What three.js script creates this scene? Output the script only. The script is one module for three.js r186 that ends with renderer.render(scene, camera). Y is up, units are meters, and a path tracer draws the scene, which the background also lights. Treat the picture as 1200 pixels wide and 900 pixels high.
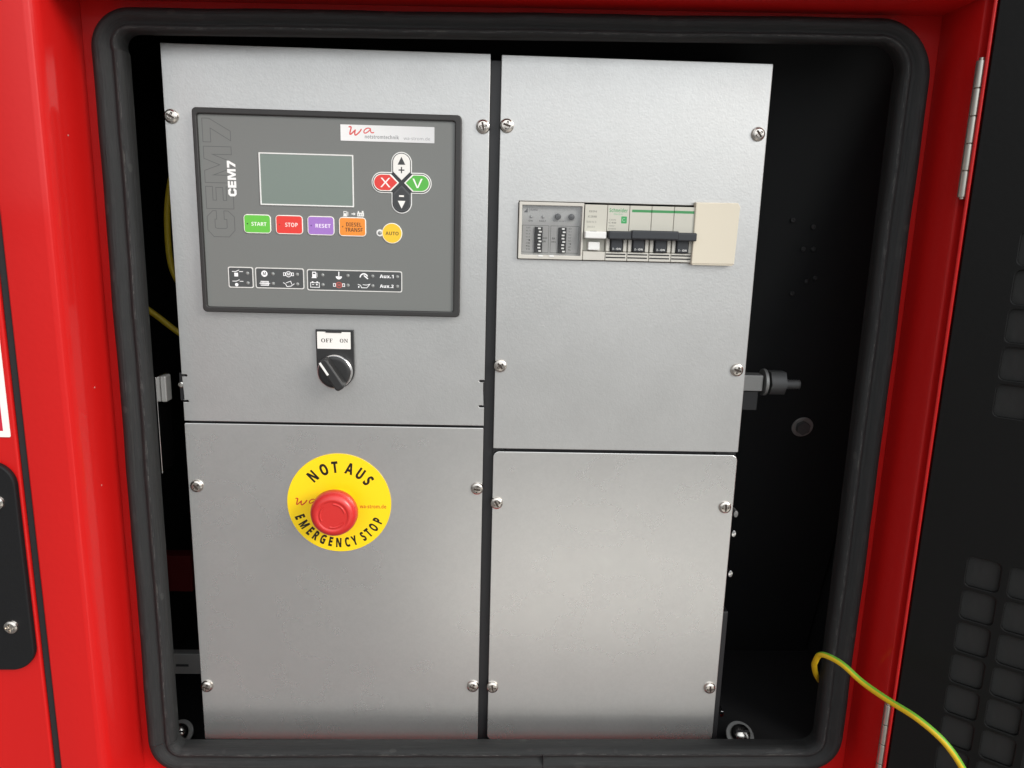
import * as THREE from 'three';
import { RoundedBoxGeometry } from 'three/addons/geometries/RoundedBoxGeometry.js';
import { mergeGeometries, mergeVertices, toCreasedNormals } from 'three/addons/utils/BufferGeometryUtils.js';
import { Brush, Evaluator, SUBTRACTION } from 'three-bvh-csg';

// ---------------------------------------------------------------- camera, sky, sun, exposure
const scene = new THREE.Scene();
const camera = new THREE.PerspectiveCamera(53.13, 4 / 3, 0.01, 200);
camera.position.set(0.0008, -0.1433, 0.7271);
camera.up.set(-0.0191, 0.9776, -0.2097);
camera.lookAt(0.0008 + 0.03461, -0.1433 - 0.20898, 0.7271 - 0.97731);

const renderer = new THREE.WebGLRenderer({ antialias: true });
renderer.toneMapping = THREE.LinearToneMapping;
renderer.toneMappingExposure = 1.22;
renderer.shadowMap.enabled = true;

const SUN = new THREE.Vector3(0.84, 0.5, 0.72).normalize();
function skyTexture() {                                  // overcast: veiled brightness towards the sun, darker away from it
  const w = 512, h = 256, data = new Float32Array(w * h * 4);
  for (let j = 0; j < h; j++) for (let i = 0; i < w; i++) {
    const az = ((i + 0.5) / w - 0.5) * 2 * Math.PI, el = ((j + 0.5) / h - 0.5) * Math.PI;
    const d = new THREE.Vector3(Math.cos(el) * Math.cos(az), Math.sin(el), Math.cos(el) * Math.sin(az));
    const s = d.dot(SUN), k = (j * w + i) * 4;
    const glow = Math.pow(Math.max(0, 0.5 + 0.5 * s), 4);
    const lum = (0.045 + 2.0 * glow + 0.88 * Math.exp(-5 * (1 - (-0.2 * d.x + 0.3 * d.y + 0.93 * d.z)))) * (0.75 + 0.3 * Math.max(0, d.y));
    const down = Math.max(0, -d.y) > 0.02 ? 0.45 : 1;
    data[k] = lum * 0.97 * down; data[k + 1] = lum * down; data[k + 2] = lum * 1.03 * down; data[k + 3] = 1;
  }
  const t = new THREE.DataTexture(data, w, h, THREE.RGBAFormat, THREE.FloatType);
  t.mapping = THREE.EquirectangularReflectionMapping; t.magFilter = THREE.LinearFilter; t.minFilter = THREE.LinearFilter;
  t.colorSpace = THREE.LinearSRGBColorSpace; t.needsUpdate = true;
  return t;
}
scene.background = skyTexture();
scene.environment = scene.background;
const sun = new THREE.DirectionalLight(0xfff8f0, 1.5);
sun.position.copy(SUN).multiplyScalar(6); sun.castShadow = true; sun.shadow.radius = 40;
Object.assign(sun.shadow.camera, { left: -2, right: 2, top: 2, bottom: -2, near: 0.1, far: 20 });
sun.shadow.mapSize.set(2048, 2048);
scene.add(sun, sun.target);

// ---------------------------------------------------------------- helpers
let seed = 7;
const rnd = () => { seed = (seed * 1664525 + 1013904223) >>> 0; return seed / 4294967296; };
const lin = (r, g, b) => new THREE.Color().setRGB(r, g, b);
const used = {};
function numbered(n) { const k = used[n] = (used[n] ?? -1) + 1; return k ? `${n}_${String(k).padStart(3, '0')}` : n; }
function thing(name, label, category, [x, y, z] = [0, 0, 0], group) {
  const o = new THREE.Group(); o.name = numbered(name); o.position.set(x, y, z);
  o.userData = { label, category }; if (group) o.userData.group = group;
  scene.add(o); return o;
}
function part(name, geo, mat, parent, [x, y, z] = [0, 0, 0], label) {
  const m = new THREE.Mesh(geo, mat); m.name = name; m.position.set(x, y, z);
  m.castShadow = m.receiveShadow = true; if (label) m.userData.label = label;
  parent.add(m); return m;
}
function rrect(x0, y0, x1, y1, r, S = THREE.Shape) {     // r: one radius or [bl, br, tr, tl]
  const [a, b, c, d] = Array.isArray(r) ? r : [r, r, r, r], s = new S();
  s.moveTo(x0 + a, y0); s.lineTo(x1 - b, y0); if (b) s.absarc(x1 - b, y0 + b, b, -Math.PI / 2, 0);
  s.lineTo(x1, y1 - c); if (c) s.absarc(x1 - c, y1 - c, c, 0, Math.PI / 2);
  s.lineTo(x0 + d, y1); if (d) s.absarc(x0 + d, y1 - d, d, Math.PI / 2, Math.PI);
  s.lineTo(x0, y0 + a); if (a) s.absarc(x0 + a, y0 + a, a, Math.PI, 1.5 * Math.PI);
  return s;
}
function slab(shape, depth, bevel = 0, metres = 0, seg = 10) {   // back at z 0, front at z depth; uv over the outline or in metres
  const g = new THREE.ExtrudeGeometry(shape, { depth: depth - 2 * bevel, bevelEnabled: bevel > 0, bevelThickness: bevel, bevelSize: bevel, bevelOffset: -bevel, bevelSegments: 2, curveSegments: seg });
  g.translate(0, 0, bevel); g.computeBoundingBox();
  const b = g.boundingBox, p = g.attributes.position, uv = g.attributes.uv;
  for (let i = 0; i < p.count; i++) metres ? uv.setXY(i, p.getX(i) / metres, p.getY(i) / metres)
    : uv.setXY(i, (p.getX(i) - b.min.x) / (b.max.x - b.min.x), (p.getY(i) - b.min.y) / (b.max.y - b.min.y));
  return g;
}
const box = (w, h, d, r = 0.0006) => new RoundedBoxGeometry(w, h, d, 2, Math.min(r, w / 2.1, h / 2.1, d / 2.1));
const boxAt = (x0, y0, z0, x1, y1, z1, r) => box(x1 - x0, y1 - y0, z1 - z0, r).translate((x0 + x1) / 2, (y0 + y1) / 2, (z0 + z1) / 2);
const lathe = (pts, seg = 40) => new THREE.LatheGeometry(pts.map(([r, z]) => new THREE.Vector2(r, z)), seg).rotateX(Math.PI / 2);   // axis towards +z
function tex(w, h, draw) {
  const c = document.createElement('canvas'); c.width = w; c.height = h; const g = c.getContext('2d');
  draw(g, w, h);
  const t = new THREE.CanvasTexture(c); t.colorSpace = THREE.SRGBColorSpace; t.magFilter = THREE.LinearFilter; t.anisotropy = 8;
  return t;
}
const FONT = 'Arial';
function fit(g, s, cx, cy, w, h, { bold = true, font = FONT, stroke = 0, fill = '#fff', rot = 0 } = {}) {   // text stretched to a box of w by h about its centre
  g.save(); g.translate(cx, cy); g.rotate(rot);
  g.font = `${bold ? 'bold ' : ''}100px ${font}`; g.textAlign = 'left'; g.textBaseline = 'alphabetic';
  const m = g.measureText(s), tw = m.actualBoundingBoxRight + m.actualBoundingBoxLeft, th = m.actualBoundingBoxAscent + m.actualBoundingBoxDescent;
  g.scale(w / tw, h / th);
  const x = -tw / 2 + m.actualBoundingBoxLeft, y = -th / 2 + m.actualBoundingBoxAscent;
  if (stroke) { g.strokeStyle = fill; g.lineWidth = stroke; g.lineJoin = 'miter'; g.strokeText(s, x, y); } else { g.fillStyle = fill; g.fillText(s, x, y); }
  g.restore();
}
function scriptMark(g, x, y, s, color, width = 0.11) {   // the brush-written two letter mark
  g.save(); g.translate(x, y); g.scale(s, s); g.strokeStyle = color; g.lineWidth = width; g.lineCap = 'round'; g.lineJoin = 'round';
  g.beginPath(); g.moveTo(0.02, -0.02); g.bezierCurveTo(0.2, -0.06, 0.2, -0.02, 0.1, 0.3); g.bezierCurveTo(0.04, 0.52, 0.05, 0.62, 0.3, 0.36);
  g.lineTo(0.48, 0.2); g.bezierCurveTo(0.4, 0.44, 0.42, 0.66, 0.6, 0.5); g.bezierCurveTo(0.8, 0.34, 0.9, 0.2, 0.92, 0.14); g.stroke();
  g.lineWidth = width * 0.8; g.beginPath(); g.moveTo(1.62, 0.08); g.bezierCurveTo(1.4, -0.06, 1.12, 0.14, 1.12, 0.32); g.bezierCurveTo(1.14, 0.5, 1.46, 0.34, 1.62, 0.08);
  g.bezierCurveTo(1.6, 0.3, 1.66, 0.4, 1.86, 0.34); g.stroke(); g.restore();
}
function blockWord(g, x, y, high, long, solid) {         // C E M 7 in heavy block letters, read upwards
  g.save(); g.translate(x, y); g.rotate(-Math.PI / 2); g.scale(long / 138, high / 32);
  const C = [[8, 0], [24, 0], [31, 7], [31, 11], [21, 11], [21, 9], [11, 9], [10, 11], [10, 21], [11, 23], [21, 23], [21, 20], [31, 20], [31, 25], [24, 32], [8, 32], [0, 25], [0, 7]],
    E = [[0, 0], [26, 0], [26, 8], [10, 8], [10, 12], [25, 12], [25, 20], [10, 20], [10, 24], [26, 24], [26, 32], [0, 32]],
    Mm = [[0, 0], [14, 0], [21, 18], [28, 0], [42, 0], [42, 32], [33, 32], [33, 10], [24.5, 32], [17.5, 32], [9, 10], [9, 32], [0, 32]],
    S = [[0, 0], [27, 0], [27, 8], [13, 32], [2, 32], [16, 9], [0, 9]];
  [[C, 0], [E, 33.5], [Mm, 64], [S, 111]].forEach(([p, dx]) => {
    g.beginPath(); p.forEach(([a, b], i) => (i ? g.lineTo(a + dx, b) : g.moveTo(a + dx, b))); g.closePath();
    if (solid) { g.fillStyle = '#f4f4f1'; g.fill(); } else { g.strokeStyle = '#565856'; g.lineWidth = 0.75; g.stroke(); }
  });
  g.restore();
}
// tiling value noise
function noiseGrid(n, cx, cy, sd) {
  const v = []; let s = sd; const r = () => { s = (s * 1664525 + 1013904223) >>> 0; return s / 4294967296; };
  for (let i = 0; i < cx * cy; i++) v.push(r());
  const out = new Float32Array(n * n), sm = (t) => t * t * (3 - 2 * t);
  for (let y = 0; y < n; y++) for (let x = 0; x < n; x++) {
    const fx = x / n * cx, fy = y / n * cy, x0 = Math.floor(fx), y0 = Math.floor(fy), tx = sm(fx - x0), ty = sm(fy - y0);
    const at = (a, b) => v[(a % cx) + (b % cy) * cx];
    out[y * n + x] = (at(x0, y0) * (1 - tx) + at(x0 + 1, y0) * tx) * (1 - ty) + (at(x0, y0 + 1) * (1 - tx) + at(x0 + 1, y0 + 1) * tx) * ty;
  }
  return out;
}
function noiseTex(n, layers, lo, hi, srgb = false, tint = [1, 1, 1]) {
  const acc = new Float32Array(n * n); let tot = 0;
  layers.forEach(([cx, cy, a], i) => { const g = noiseGrid(n, cx, cy, 11 + i * 77); for (let k = 0; k < acc.length; k++) acc[k] += g[k] * a; tot += a; });
  const d = new Uint8Array(n * n * 4);
  for (let k = 0; k < acc.length; k++) { const v = lo + (hi - lo) * acc[k] / tot; for (let c = 0; c < 3; c++) d[k * 4 + c] = Math.max(0, Math.min(255, v * tint[c] * 255)); d[k * 4 + 3] = 255; }
  const t = new THREE.DataTexture(d, n, n); t.wrapS = t.wrapT = THREE.RepeatWrapping; t.magFilter = THREE.LinearFilter; t.minFilter = THREE.LinearMipmapLinearFilter; t.generateMipmaps = true;
  if (srgb) t.colorSpace = THREE.SRGBColorSpace; t.needsUpdate = true; return t;
}
function ringSheet(outer, hole, depth) { outer.holes.push(hole); return slab(outer, depth, 0, 0.2); }

// ---------------------------------------------------------------- materials
const peel = noiseTex(512, [[170, 170, 1], [90, 90, 0.8], [23, 23, 0.15]], 0, 1);
const grain = noiseTex(512, [[12, 128, 0.8]], 0, 1);
const tone = noiseTex(512, [[5, 5, 0.5], [40, 40, 0.5], [110, 110, 0.6]], 0.97, 1.01, true);
const rough = noiseTex(1024, [[5, 7, 1], [19, 23, 0.7], [64, 64, 0.3], [210, 210, 0.12]], 0.8, 1.02);   // handling marks and uneven coating
rough.repeat.set(0.27, 0.27);
const std = (o) => new THREE.MeshStandardMaterial(o), phy = (o) => new THREE.MeshPhysicalMaterial(o);
const M = {
  red: phy({ color: lin(0.55, 0.0075, 0.0065), roughness: 0.5, specularIntensity: 0.4, clearcoat: 0.45, clearcoatRoughness: 0.1, bumpMap: noiseTex(512, [[70, 70, 1], [30, 30, 0.6]], 0, 1), bumpScale: 0.0001 }),
  steelPeel: std({ color: lin(0.60, 0.60, 0.585), metalness: 0.8, roughness: 0.42, roughnessMap: rough, map: tone, bumpMap: peel, bumpScale: 0.00006 }),
  steelSmooth: std({ color: lin(0.735, 0.73, 0.71), metalness: 0.85, roughness: 0.31, roughnessMap: rough, map: tone }),
  darkSteel: std({ color: lin(0.1, 0.1, 0.1), metalness: 0.5, roughness: 0.55 }),
  steelDull: std({ color: lin(0.28, 0.28, 0.27), metalness: 0.6, roughness: 0.55, roughnessMap: rough }),
  chipped: std({ color: lin(0.5, 0.2, 0.18), roughness: 0.6 }),
  zinc: std({ color: lin(0.66, 0.64, 0.6), metalness: 1, roughness: 0.24 }),
  nickel: std({ color: lin(0.62, 0.58, 0.53), metalness: 1, roughness: 0.2 }),
  chrome: std({ color: lin(0.8, 0.8, 0.8), metalness: 1, roughness: 0.12 }),
  hinge: std({ color: lin(0.62, 0.6, 0.53), metalness: 0.85, roughness: 0.36, roughnessMap: rough }),
  cavity: std({ color: lin(0.012, 0.012, 0.013), roughness: 0.7 }),
  frameBlack: std({ color: lin(0.014, 0.014, 0.015), roughness: 0.42 }),
  blackPlastic: std({ color: lin(0.022, 0.022, 0.022), roughness: 0.38 }),
  bezel: std({ color: lin(0.028, 0.027, 0.026), roughness: 0.45 }),
  darkKey: std({ color: lin(0.035, 0.037, 0.04), roughness: 0.45 }),
  white: std({ color: lin(0.8, 0.8, 0.77), roughness: 0.4 }),
  cream: std({ color: lin(0.72, 0.66, 0.53), roughness: 0.5 }),
  breaker: std({ color: lin(0.56, 0.55, 0.49), roughness: 0.42 }),
  breakerLow: std({ color: lin(0.60, 0.58, 0.52), roughness: 0.42 }),
  greyToggle: std({ color: lin(0.03, 0.033, 0.038), roughness: 0.4 }),
  stopRed: phy({ color: lin(0.62, 0.022, 0.018), roughness: 0.42, clearcoat: 0.5, clearcoatRoughness: 0.18 }),
  led: phy({ color: lin(0.26, 0.27, 0.26), roughness: 0.25, clearcoat: 0.6 }),
  doorSheet: phy({ color: lin(0.005, 0.005, 0.0047), roughness: 0.4, specularIntensity: 0.5, bumpMap: noiseTex(512, [[90, 90, 1], [40, 40, 0.5]], 0, 1), bumpScale: 0.00005 }),
  foam: std({ color: lin(0.016, 0.016, 0.015), roughness: 0.85, bumpMap: noiseTex(512, [[150, 150, 1], [60, 60, 0.8]], 0, 1), bumpScale: 0.0004 }),
  handle: phy({ color: lin(0.008, 0.008, 0.0085), roughness: 0.5, specularIntensity: 0.6, bumpMap: peel, bumpScale: 0.00008 }),
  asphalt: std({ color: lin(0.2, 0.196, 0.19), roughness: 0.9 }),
  paleSheet: std({ color: lin(0.8, 0.775, 0.72), roughness: 0.9 }),  // pale tone of the added sheet that the plates reflect
};

// ---------------------------------------------------------------- ground
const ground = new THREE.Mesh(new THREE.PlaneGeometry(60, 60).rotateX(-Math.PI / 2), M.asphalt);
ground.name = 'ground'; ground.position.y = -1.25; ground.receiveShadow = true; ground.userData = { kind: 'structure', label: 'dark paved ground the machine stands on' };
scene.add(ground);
const brightSheet = new THREE.Mesh(new THREE.PlaneGeometry(8, 1.2).rotateX(-Math.PI / 2), M.paleSheet);  // unseen sheet, added to put bright bands in the plate reflections
brightSheet.name = 'path'; brightSheet.position.set(3.85, -1.246, 1.69); brightSheet.receiveShadow = true; brightSheet.userData = { kind: 'structure', label: 'unseen pale sheet added for bright reflections in the lower plates' };
scene.add(brightSheet);

// ---------------------------------------------------------------- red enclosure round the opening
const JL = -0.345, JR = 0.391, ZF = 0.02, ZO = 0.09, TOP = 0.2, BOT = -0.86;
const enclosure = thing('generator_enclosure', 'glossy red sheet metal enclosure framing the open black compartment', 'enclosure', [0, 0, 0]);
function sheetProfile(pts, t) {          // polyline (points already rounded) thickened to its left side, as a Shape
  const off = pts.map((p, i) => {
    const a = pts[Math.max(0, i - 1)], b = pts[Math.min(pts.length - 1, i + 1)], dx = b[0] - a[0], dy = b[1] - a[1], l = Math.hypot(dx, dy);
    return [p[0] - dy / l * t, p[1] + dx / l * t];
  });
  const s = new THREE.Shape(); [...pts, ...off.reverse()].forEach(([x, y, z], i) => (i ? s.lineTo(x, y) : s.moveTo(x, y))); return s;
}
function bend(cx, cy, r, a0, a1, n = 8) { const o = []; for (let i = 0; i <= n; i++) { const a = a0 + (a1 - a0) * i / n; o.push([cx + r * Math.cos(a), cy + r * Math.sin(a)]); } return o; }
function folded(pts, t, len) {            // a folded sheet: profile in x,z extruded along y
  const g = new THREE.ExtrudeGeometry(sheetProfile(pts, t), { depth: len, bevelEnabled: false });
  const m = new THREE.Matrix4().set(1, 0, 0, 0, 0, 0, 1, 0, 0, 1, 0, 0, 0, 0, 0, 1);   // (x, y, z) -> (x, z, y)
  g.applyMatrix4(m); const ix = g.index; if (!ix) { const p = g.attributes.position; for (const at of Object.values(g.attributes)) for (let i = 0; i < p.count; i += 3) for (let c = 0; c < at.itemSize; c++) { const a = at.array, s = at.itemSize, k = a[(i + 1) * s + c]; a[(i + 1) * s + c] = a[(i + 2) * s + c]; a[(i + 2) * s + c] = k; } }
  const p = g.attributes.position, uv = g.attributes.uv;
  for (let i = 0; i < p.count; i++) uv.setXY(i, (p.getX(i) + p.getZ(i)) / 0.2, p.getY(i) / 0.2);
  g.deleteAttribute('normal'); return toCreasedNormals(g, 0.6);
}
// left jamb, its rounded bend, the front face of the post and its return into the gap
part('door_post', folded([[JL, ZF + 0.0006], [JL, ZO - 0.009], ...bend(JL - 0.009, ZO - 0.009, 0.009, 0, Math.PI / 2), ...bend(JL - 0.041, ZO - 0.002, 0.002, Math.PI / 2, Math.PI, 4), [JL - 0.043, ZF]], 0.0015, TOP - BOT), M.red, enclosure, [0, BOT, 0]);
// right jamb towards the hinge
part('hinge_post', folded([[JR + 0.05, ZF + 0.0006], [JR + 0.05, 0.078], [JR + 0.008, 0.080], ...bend(JR + 0.003, 0.077, 0.003, Math.PI / 2, Math.PI, 5), [JR, ZF + 0.0006]], 0.0015, TOP - BOT), M.red, enclosure, [0, BOT, 0]);
// header and sill: the same fold turned on its side
const headGeo = folded([[0.16, ZO], [0.009, ZO], ...bend(0.009, ZO - 0.009, 0.009, Math.PI / 2, Math.PI), [0, ZF + 0.0006]], 0.0015, JR - JL - 0.002).rotateZ(-Math.PI / 2).rotateX(0);
{ // profile x -> world y (up), length y -> world x
  const p = headGeo.attributes.position, n = headGeo.attributes.normal;
  for (let i = 0; i < p.count; i++) { p.setY(i, -p.getY(i)); n.setY(i, -n.getY(i)); }
  const swap = (a) => { for (let i = 0; i < p.count; i += 3) for (let c = 0; c < a.itemSize; c++) { const s = a.itemSize, k = a.array[(i + 1) * s + c]; a.array[(i + 1) * s + c] = a.array[(i + 2) * s + c]; a.array[(i + 2) * s + c] = k; } };
  Object.values(headGeo.attributes).forEach(swap);
}
const header = part('header', headGeo, M.red, enclosure, [JL + 0.001, 0.0275, 0]); header.rotation.z = 0.0155;
part('sill', boxAt(JL + 0.0015, -0.86, ZF + 0.001, JR - 0.0015, -0.742, ZO, 0.006), M.red, enclosure);
part('lower_panel', boxAt(-0.72, -1.2, -0.45, 0.72, BOT - 0.002, ZO, 0.006), M.red, enclosure);
// flange that carries the rubber seal
part('flange', ringSheet(rrect(JL - 0.03, -0.86, JR + 0.04, 0.16, 0), rrect(-0.326, -0.698, 0.374, 0.0185, 0.02, THREE.Path), 0.002), M.red, enclosure, [0, 0, ZF - 0.002]);
// black compartment behind
const partition = (() => { const g = box(0.74, 0.84, 0.004, 0.001); return part('partition', g, phy({ color: lin(0.009, 0.0098, 0.0105), roughness: 0.7, specularIntensity: 0.4 }), enclosure, [0.095, -0.345, -0.1583]); })(); partition.rotation.x = Math.atan(0.25);  // added panel, leaned so the light on it fades downward

const CX0 = -0.42, CX1 = 0.47, CY0 = -0.735, CY1 = 0.07, CZ = -0.42;
const wall = (a) => part('compartment_wall', boxAt(...a, 0.001), M.cavity, enclosure);
wall([CX0 - 0.02, CY0 - 0.02, CZ - 0.02, CX1 + 0.02, CY1 + 0.02, CZ]);
wall([CX0 - 0.02, CY0, CZ, CX0, CY1, ZF - 0.003]); wall([CX1, CY0, CZ, CX1 + 0.02, CY1, ZF - 0.003]);
wall([CX0 - 0.02, CY1, CZ, CX1 + 0.02, CY1 + 0.02, ZF - 0.003]); wall([CX0 - 0.02, CY0 - 0.02, CZ, CX1 + 0.02, CY0, ZF - 0.003]);

// rubber seal: a bulb profile swept round the opening
function sealGeometry() {
  const path = [], C = [[-0.3355, -0.706], [0.3825, -0.703], [0.3825, 0.0345], [-0.3355, 0.0215]], R = [0.036, 0.04, 0.05, 0.036];
  for (let k = 0; k < 4; k++) {
    const p = C[k], a = C[(k + 3) % 4], b = C[(k + 1) % 4], u = new THREE.Vector2(p[0] - a[0], p[1] - a[1]).normalize(), v = new THREE.Vector2(b[0] - p[0], b[1] - p[1]).normalize(), r = R[k];
    const n0 = new THREE.Vector2(-u.y, u.x), n1 = new THREE.Vector2(-v.y, v.x);               // inward normals
    const c = new THREE.Vector2(p[0] - u.x * r, p[1] - u.y * r).addScaledVector(n0, r);
    for (let i = 0; i <= 14; i++) { const n = n0.clone().lerp(n1, i / 14).normalize(); path.push([c.x - n.x * r, c.y - n.y * r, n.x, n.y]); }
    const e0 = path.at(-1), r2 = R[(k + 1) % 4], q = C[(k + 1) % 4];
    for (let i = 1; i < 30; i++) { const t = i / 30, ex = q[0] - v.x * r2, ey = q[1] - v.y * r2; path.push([e0[0] + (ex - e0[0]) * t, e0[1] + (ey - e0[1]) * t, n1.x, n1.y]); }
  }
  const prof = [[0, 0], [0.0005, 0.006], [0.002, 0.011], [0.005, 0.0158], [0.009, 0.018], [0.013, 0.0172], [0.0165, 0.0145], [0.0185, 0.013], [0.0203, 0.0135], [0.0215, 0.0152], [0.0235, 0.0158], [0.0262, 0.0148], [0.0285, 0.0115], [0.0284, 0.006], [0.0262, -0.006], [0.025, -0.006], [0.025, 0]];
  const n = path.length, m = prof.length, pos = [], uv = [], idx = []; let len = 0;
  for (let i = 0; i <= n; i++) {
    const P = path[i % n], Q = path[(i + n - 1) % n]; if (i) len += Math.hypot(P[0] - Q[0], P[1] - Q[1]);
    const wob = 0.0003 * Math.sin(len * 31) + 0.00015 * Math.sin(len * 83 + 1), lift = 0.00025 * Math.sin(len * 47 + 2);
    prof.forEach(([o0, z], j) => { const o = o0 * (1 - 0.25 * Math.max(0, -P[3])), w = z > 0.004 ? 1 : 0; pos.push(P[0] + P[2] * (o + wob * w), P[1] + P[3] * (o + wob * w), ZF + 0.0005 + z + lift * w); uv.push(len / 0.4, j / (m - 1)); });
  }
  for (let i = 0; i < n; i++) for (let j = 0; j < m; j++) { const k = (j + 1) % m, a = i * m + j, b = i * m + k, c = a + m, d = b + m; if (j < m - 1) idx.push(a, c, b, b, c, d); }
  const g = new THREE.BufferGeometry(); g.setAttribute('position', new THREE.Float32BufferAttribute(pos, 3)); g.setAttribute('uv', new THREE.Float32BufferAttribute(uv, 2)); g.setIndex(idx);
  g.computeVertexNormals(); return g;
}
const sealMap = tex(2048, 256, (g, w, h) => {
  g.fillStyle = '#262727'; g.fillRect(0, 0, w, h);
  for (let i = 0; i < 900; i++) { g.fillStyle = `rgba(${rnd() < 0.5 ? '105,103,99' : '20,20,20'},${0.02 + rnd() * 0.03})`; g.fillRect(rnd() * w, rnd() * h, 30 + rnd() * 200, 1 + rnd() * 6); }
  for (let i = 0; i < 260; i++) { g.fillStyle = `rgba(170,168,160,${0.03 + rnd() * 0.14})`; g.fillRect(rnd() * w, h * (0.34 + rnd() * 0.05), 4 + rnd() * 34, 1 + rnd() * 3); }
  for (let i = 0; i < 60; i++) { g.fillStyle = `rgba(150,146,140,${rnd() * 0.12})`; g.beginPath(); g.ellipse(rnd() * w, rnd() * h, 8 + rnd() * 30, 3 + rnd() * 8, 0, 0, 7); g.fill(); }
});
sealMap.wrapS = THREE.RepeatWrapping;
const rubber = phy({ map: sealMap, roughness: 0.7, specularIntensity: 0.6, bumpMap: noiseTex(512, [[20, 60, 1], [90, 120, 0.6]], 0, 1), bumpScale: 0.0003 });
const seal = part('rubber_seal', sealGeometry(), rubber, enclosure, [0, 0, 0], 'black bulb rubber seal running round the opening');
part('seal_joint', boxAt(0.0672, -0.7075, ZF + 0.002, 0.0679, -0.6795, ZF + 0.0185, 0.0002), M.cavity, seal);
// small chips in the paint of the left jamb
const chip = new THREE.SphereGeometry(0.0011, 8, 6).scale(0.25, 0.7, 1);
for (const [y, z] of [[-0.298, 0.052], [-0.388, 0.055], [-0.085, 0.058]]) part('paint_chip', chip, M.chipped, enclosure, [JL + 0.0001, y, z]);
// hinge knuckles along the right jamb
function hinge(yTop, n) {
  const leaf = part('hinge', boxAt(JR - 0.0004, yTop - n * 0.0213, 0.0795, JR + 0.003, yTop, 0.0815, 0.0005), M.hinge, enclosure);
  for (let k = 0; k < n; k++) part('knuckle', lathe([[0, 0], [0.0034, 0], [0.0039, 0.0005], [0.0039, 0.0202], [0.0034, 0.0207], [0, 0.0207]], 20).rotateX(-Math.PI / 2), M.hinge, leaf, [JR + 0.0002, yTop - (k + 1) * 0.0213, 0.0862]);
  part('hinge_pin', new THREE.CylinderGeometry(0.0022, 0.0022, n * 0.0213 + 0.003, 14), M.hinge, leaf, [JR + 0.0002, yTop - n * 0.0213 / 2, 0.0862]);
}
hinge(-0.009, 5); hinge(-0.585, 5);

// ---------------------------------------------------------------- open door on the right
const door = thing('compartment_door', 'open compartment door with black perforated inner lining and thin red edge', 'door', [JR + 0.001, 0, 0.0925]);
door.rotation.y = -40 * Math.PI / 180;
part('door_skin', boxAt(0.001, BOT, -0.02, 0.56, TOP, -0.0185, 0.0005), M.red, door);
part('edge_lip', boxAt(-0.0018, BOT, -0.0195, 0.0008, TOP, 0.0012, 0.001), M.red, door);
{
  const s = rrect(0.0022, BOT + 0.01, 0.54, TOP - 0.01, 0.001);
  const hole = (u, y) => s.holes.push(rrect(u, y, u + 0.0248, y + 0.027, 0.0042, THREE.Path));
  for (let c = 0; c < 6; c++) { for (let r = 0; r < 5; r++) hole(0.0412 + 0.0317 * c, -0.2925 + 0.0311 * r); for (let r = 0; r < 12; r++) hole(0.0406 + 0.0317 * c, -0.4455 - 0.031 * r); }
  part('perforated_lining', slab(s, 0.003, 0.0008, 0.2, 6), M.doorSheet, door, [0, 0, -0.003]);
  part('foam_board', boxAt(0.01, BOT + 0.02, -0.018, 0.53, TOP - 0.02, -0.0036, 0.001), M.foam, door);
}

// ---------------------------------------------------------------- neighbouring door at the left edge, with its handle plate and notice
const sideDoor = thing('neighbouring_door', 'closed red door beyond the narrow black gap at the left edge', 'door', [0, 0, 0]);
part('door_panel', boxAt(-0.74, BOT, 0.03, -0.3948, TOP, ZO, 0.002), M.red, sideDoor);
part('gap_strip', boxAt(-0.3945, BOT, 0.02, JL - 0.0435, TOP, ZO - 0.0025, 0.001), M.cavity, sideDoor);
const handle = part('handle_plate', slab(rrect(-0.48, -0.549, -0.3963, -0.3545, 0.021), 0.006, 0.0015, 0.15), M.handle, sideDoor, [0, 0, ZO]);
const sticker = tex(512, 1024, (g, w, h) => { g.fillStyle = '#f2efe9'; g.fillRect(0, 0, w, h); g.strokeStyle = '#c8233a'; g.lineWidth = 26; g.strokeRect(54, 54, w - 108, h - 108); g.fillStyle = '#c8233a'; });
part('warning_notice', slab(rrect(-0.468, -0.3335, -0.3985, -0.2, 0.0012), 0.0006, 0, 0), std({ map: sticker, roughness: 0.4 }), sideDoor, [0, 0, ZO + 0.0003], 'white notice with red border');

// ---------------------------------------------------------------- screws
function screwGeometry(r, h) {
  const dome = new Brush(lathe([[0, 0], [r, 0], [r * 1.0, h * 0.22], [r * 0.9, h * 0.55], [r * 0.68, h * 0.82], [r * 0.36, h * 0.97], [0, h]], 28)); dome.updateMatrixWorld();
  const ev = new Evaluator(); ev.useGroups = false; let g = dome;
  for (const a of [0, Math.PI / 2]) {
    const b = new Brush(new THREE.BoxGeometry(r * 1.15, r * 0.29, h)); b.position.z = h * 0.95; b.rotation.z = a; b.updateMatrixWorld();
    g = ev.evaluate(g, b, SUBTRACTION);
  }
  return toCreasedNormals(g.geometry, 0.5);
}
const screwGeo = screwGeometry(0.0064, 0.0042);
const recessGeo = mergeGeometries([new THREE.BoxGeometry(0.0068, 0.0015, 0.0003), new THREE.BoxGeometry(0.0015, 0.0068, 0.0003).translate(0, 0, 0.00005)]).translate(0, 0, 0.0025);
M.recessDark = std({ color: lin(0.09, 0.07, 0.06), metalness: 0.6, roughness: 0.5 });  // dark brown for the cross laid in each screw recess
function screw(parent, x, y, z = 0.002) { const s = part('screw', screwGeo, M.nickel, parent, [x, y, z]); part('recess', recessGeo, M.recessDark, s); s.rotation.z = rnd() * 1.5; s.rotation.x = (rnd() - 0.5) * 0.08; return s; }
for (const [x, y] of [[-0.4125, -0.39], [-0.4132, -0.506]]) part('handle_screw', screwGeo, M.nickel, handle, [x, y, 0.0055]);

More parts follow.
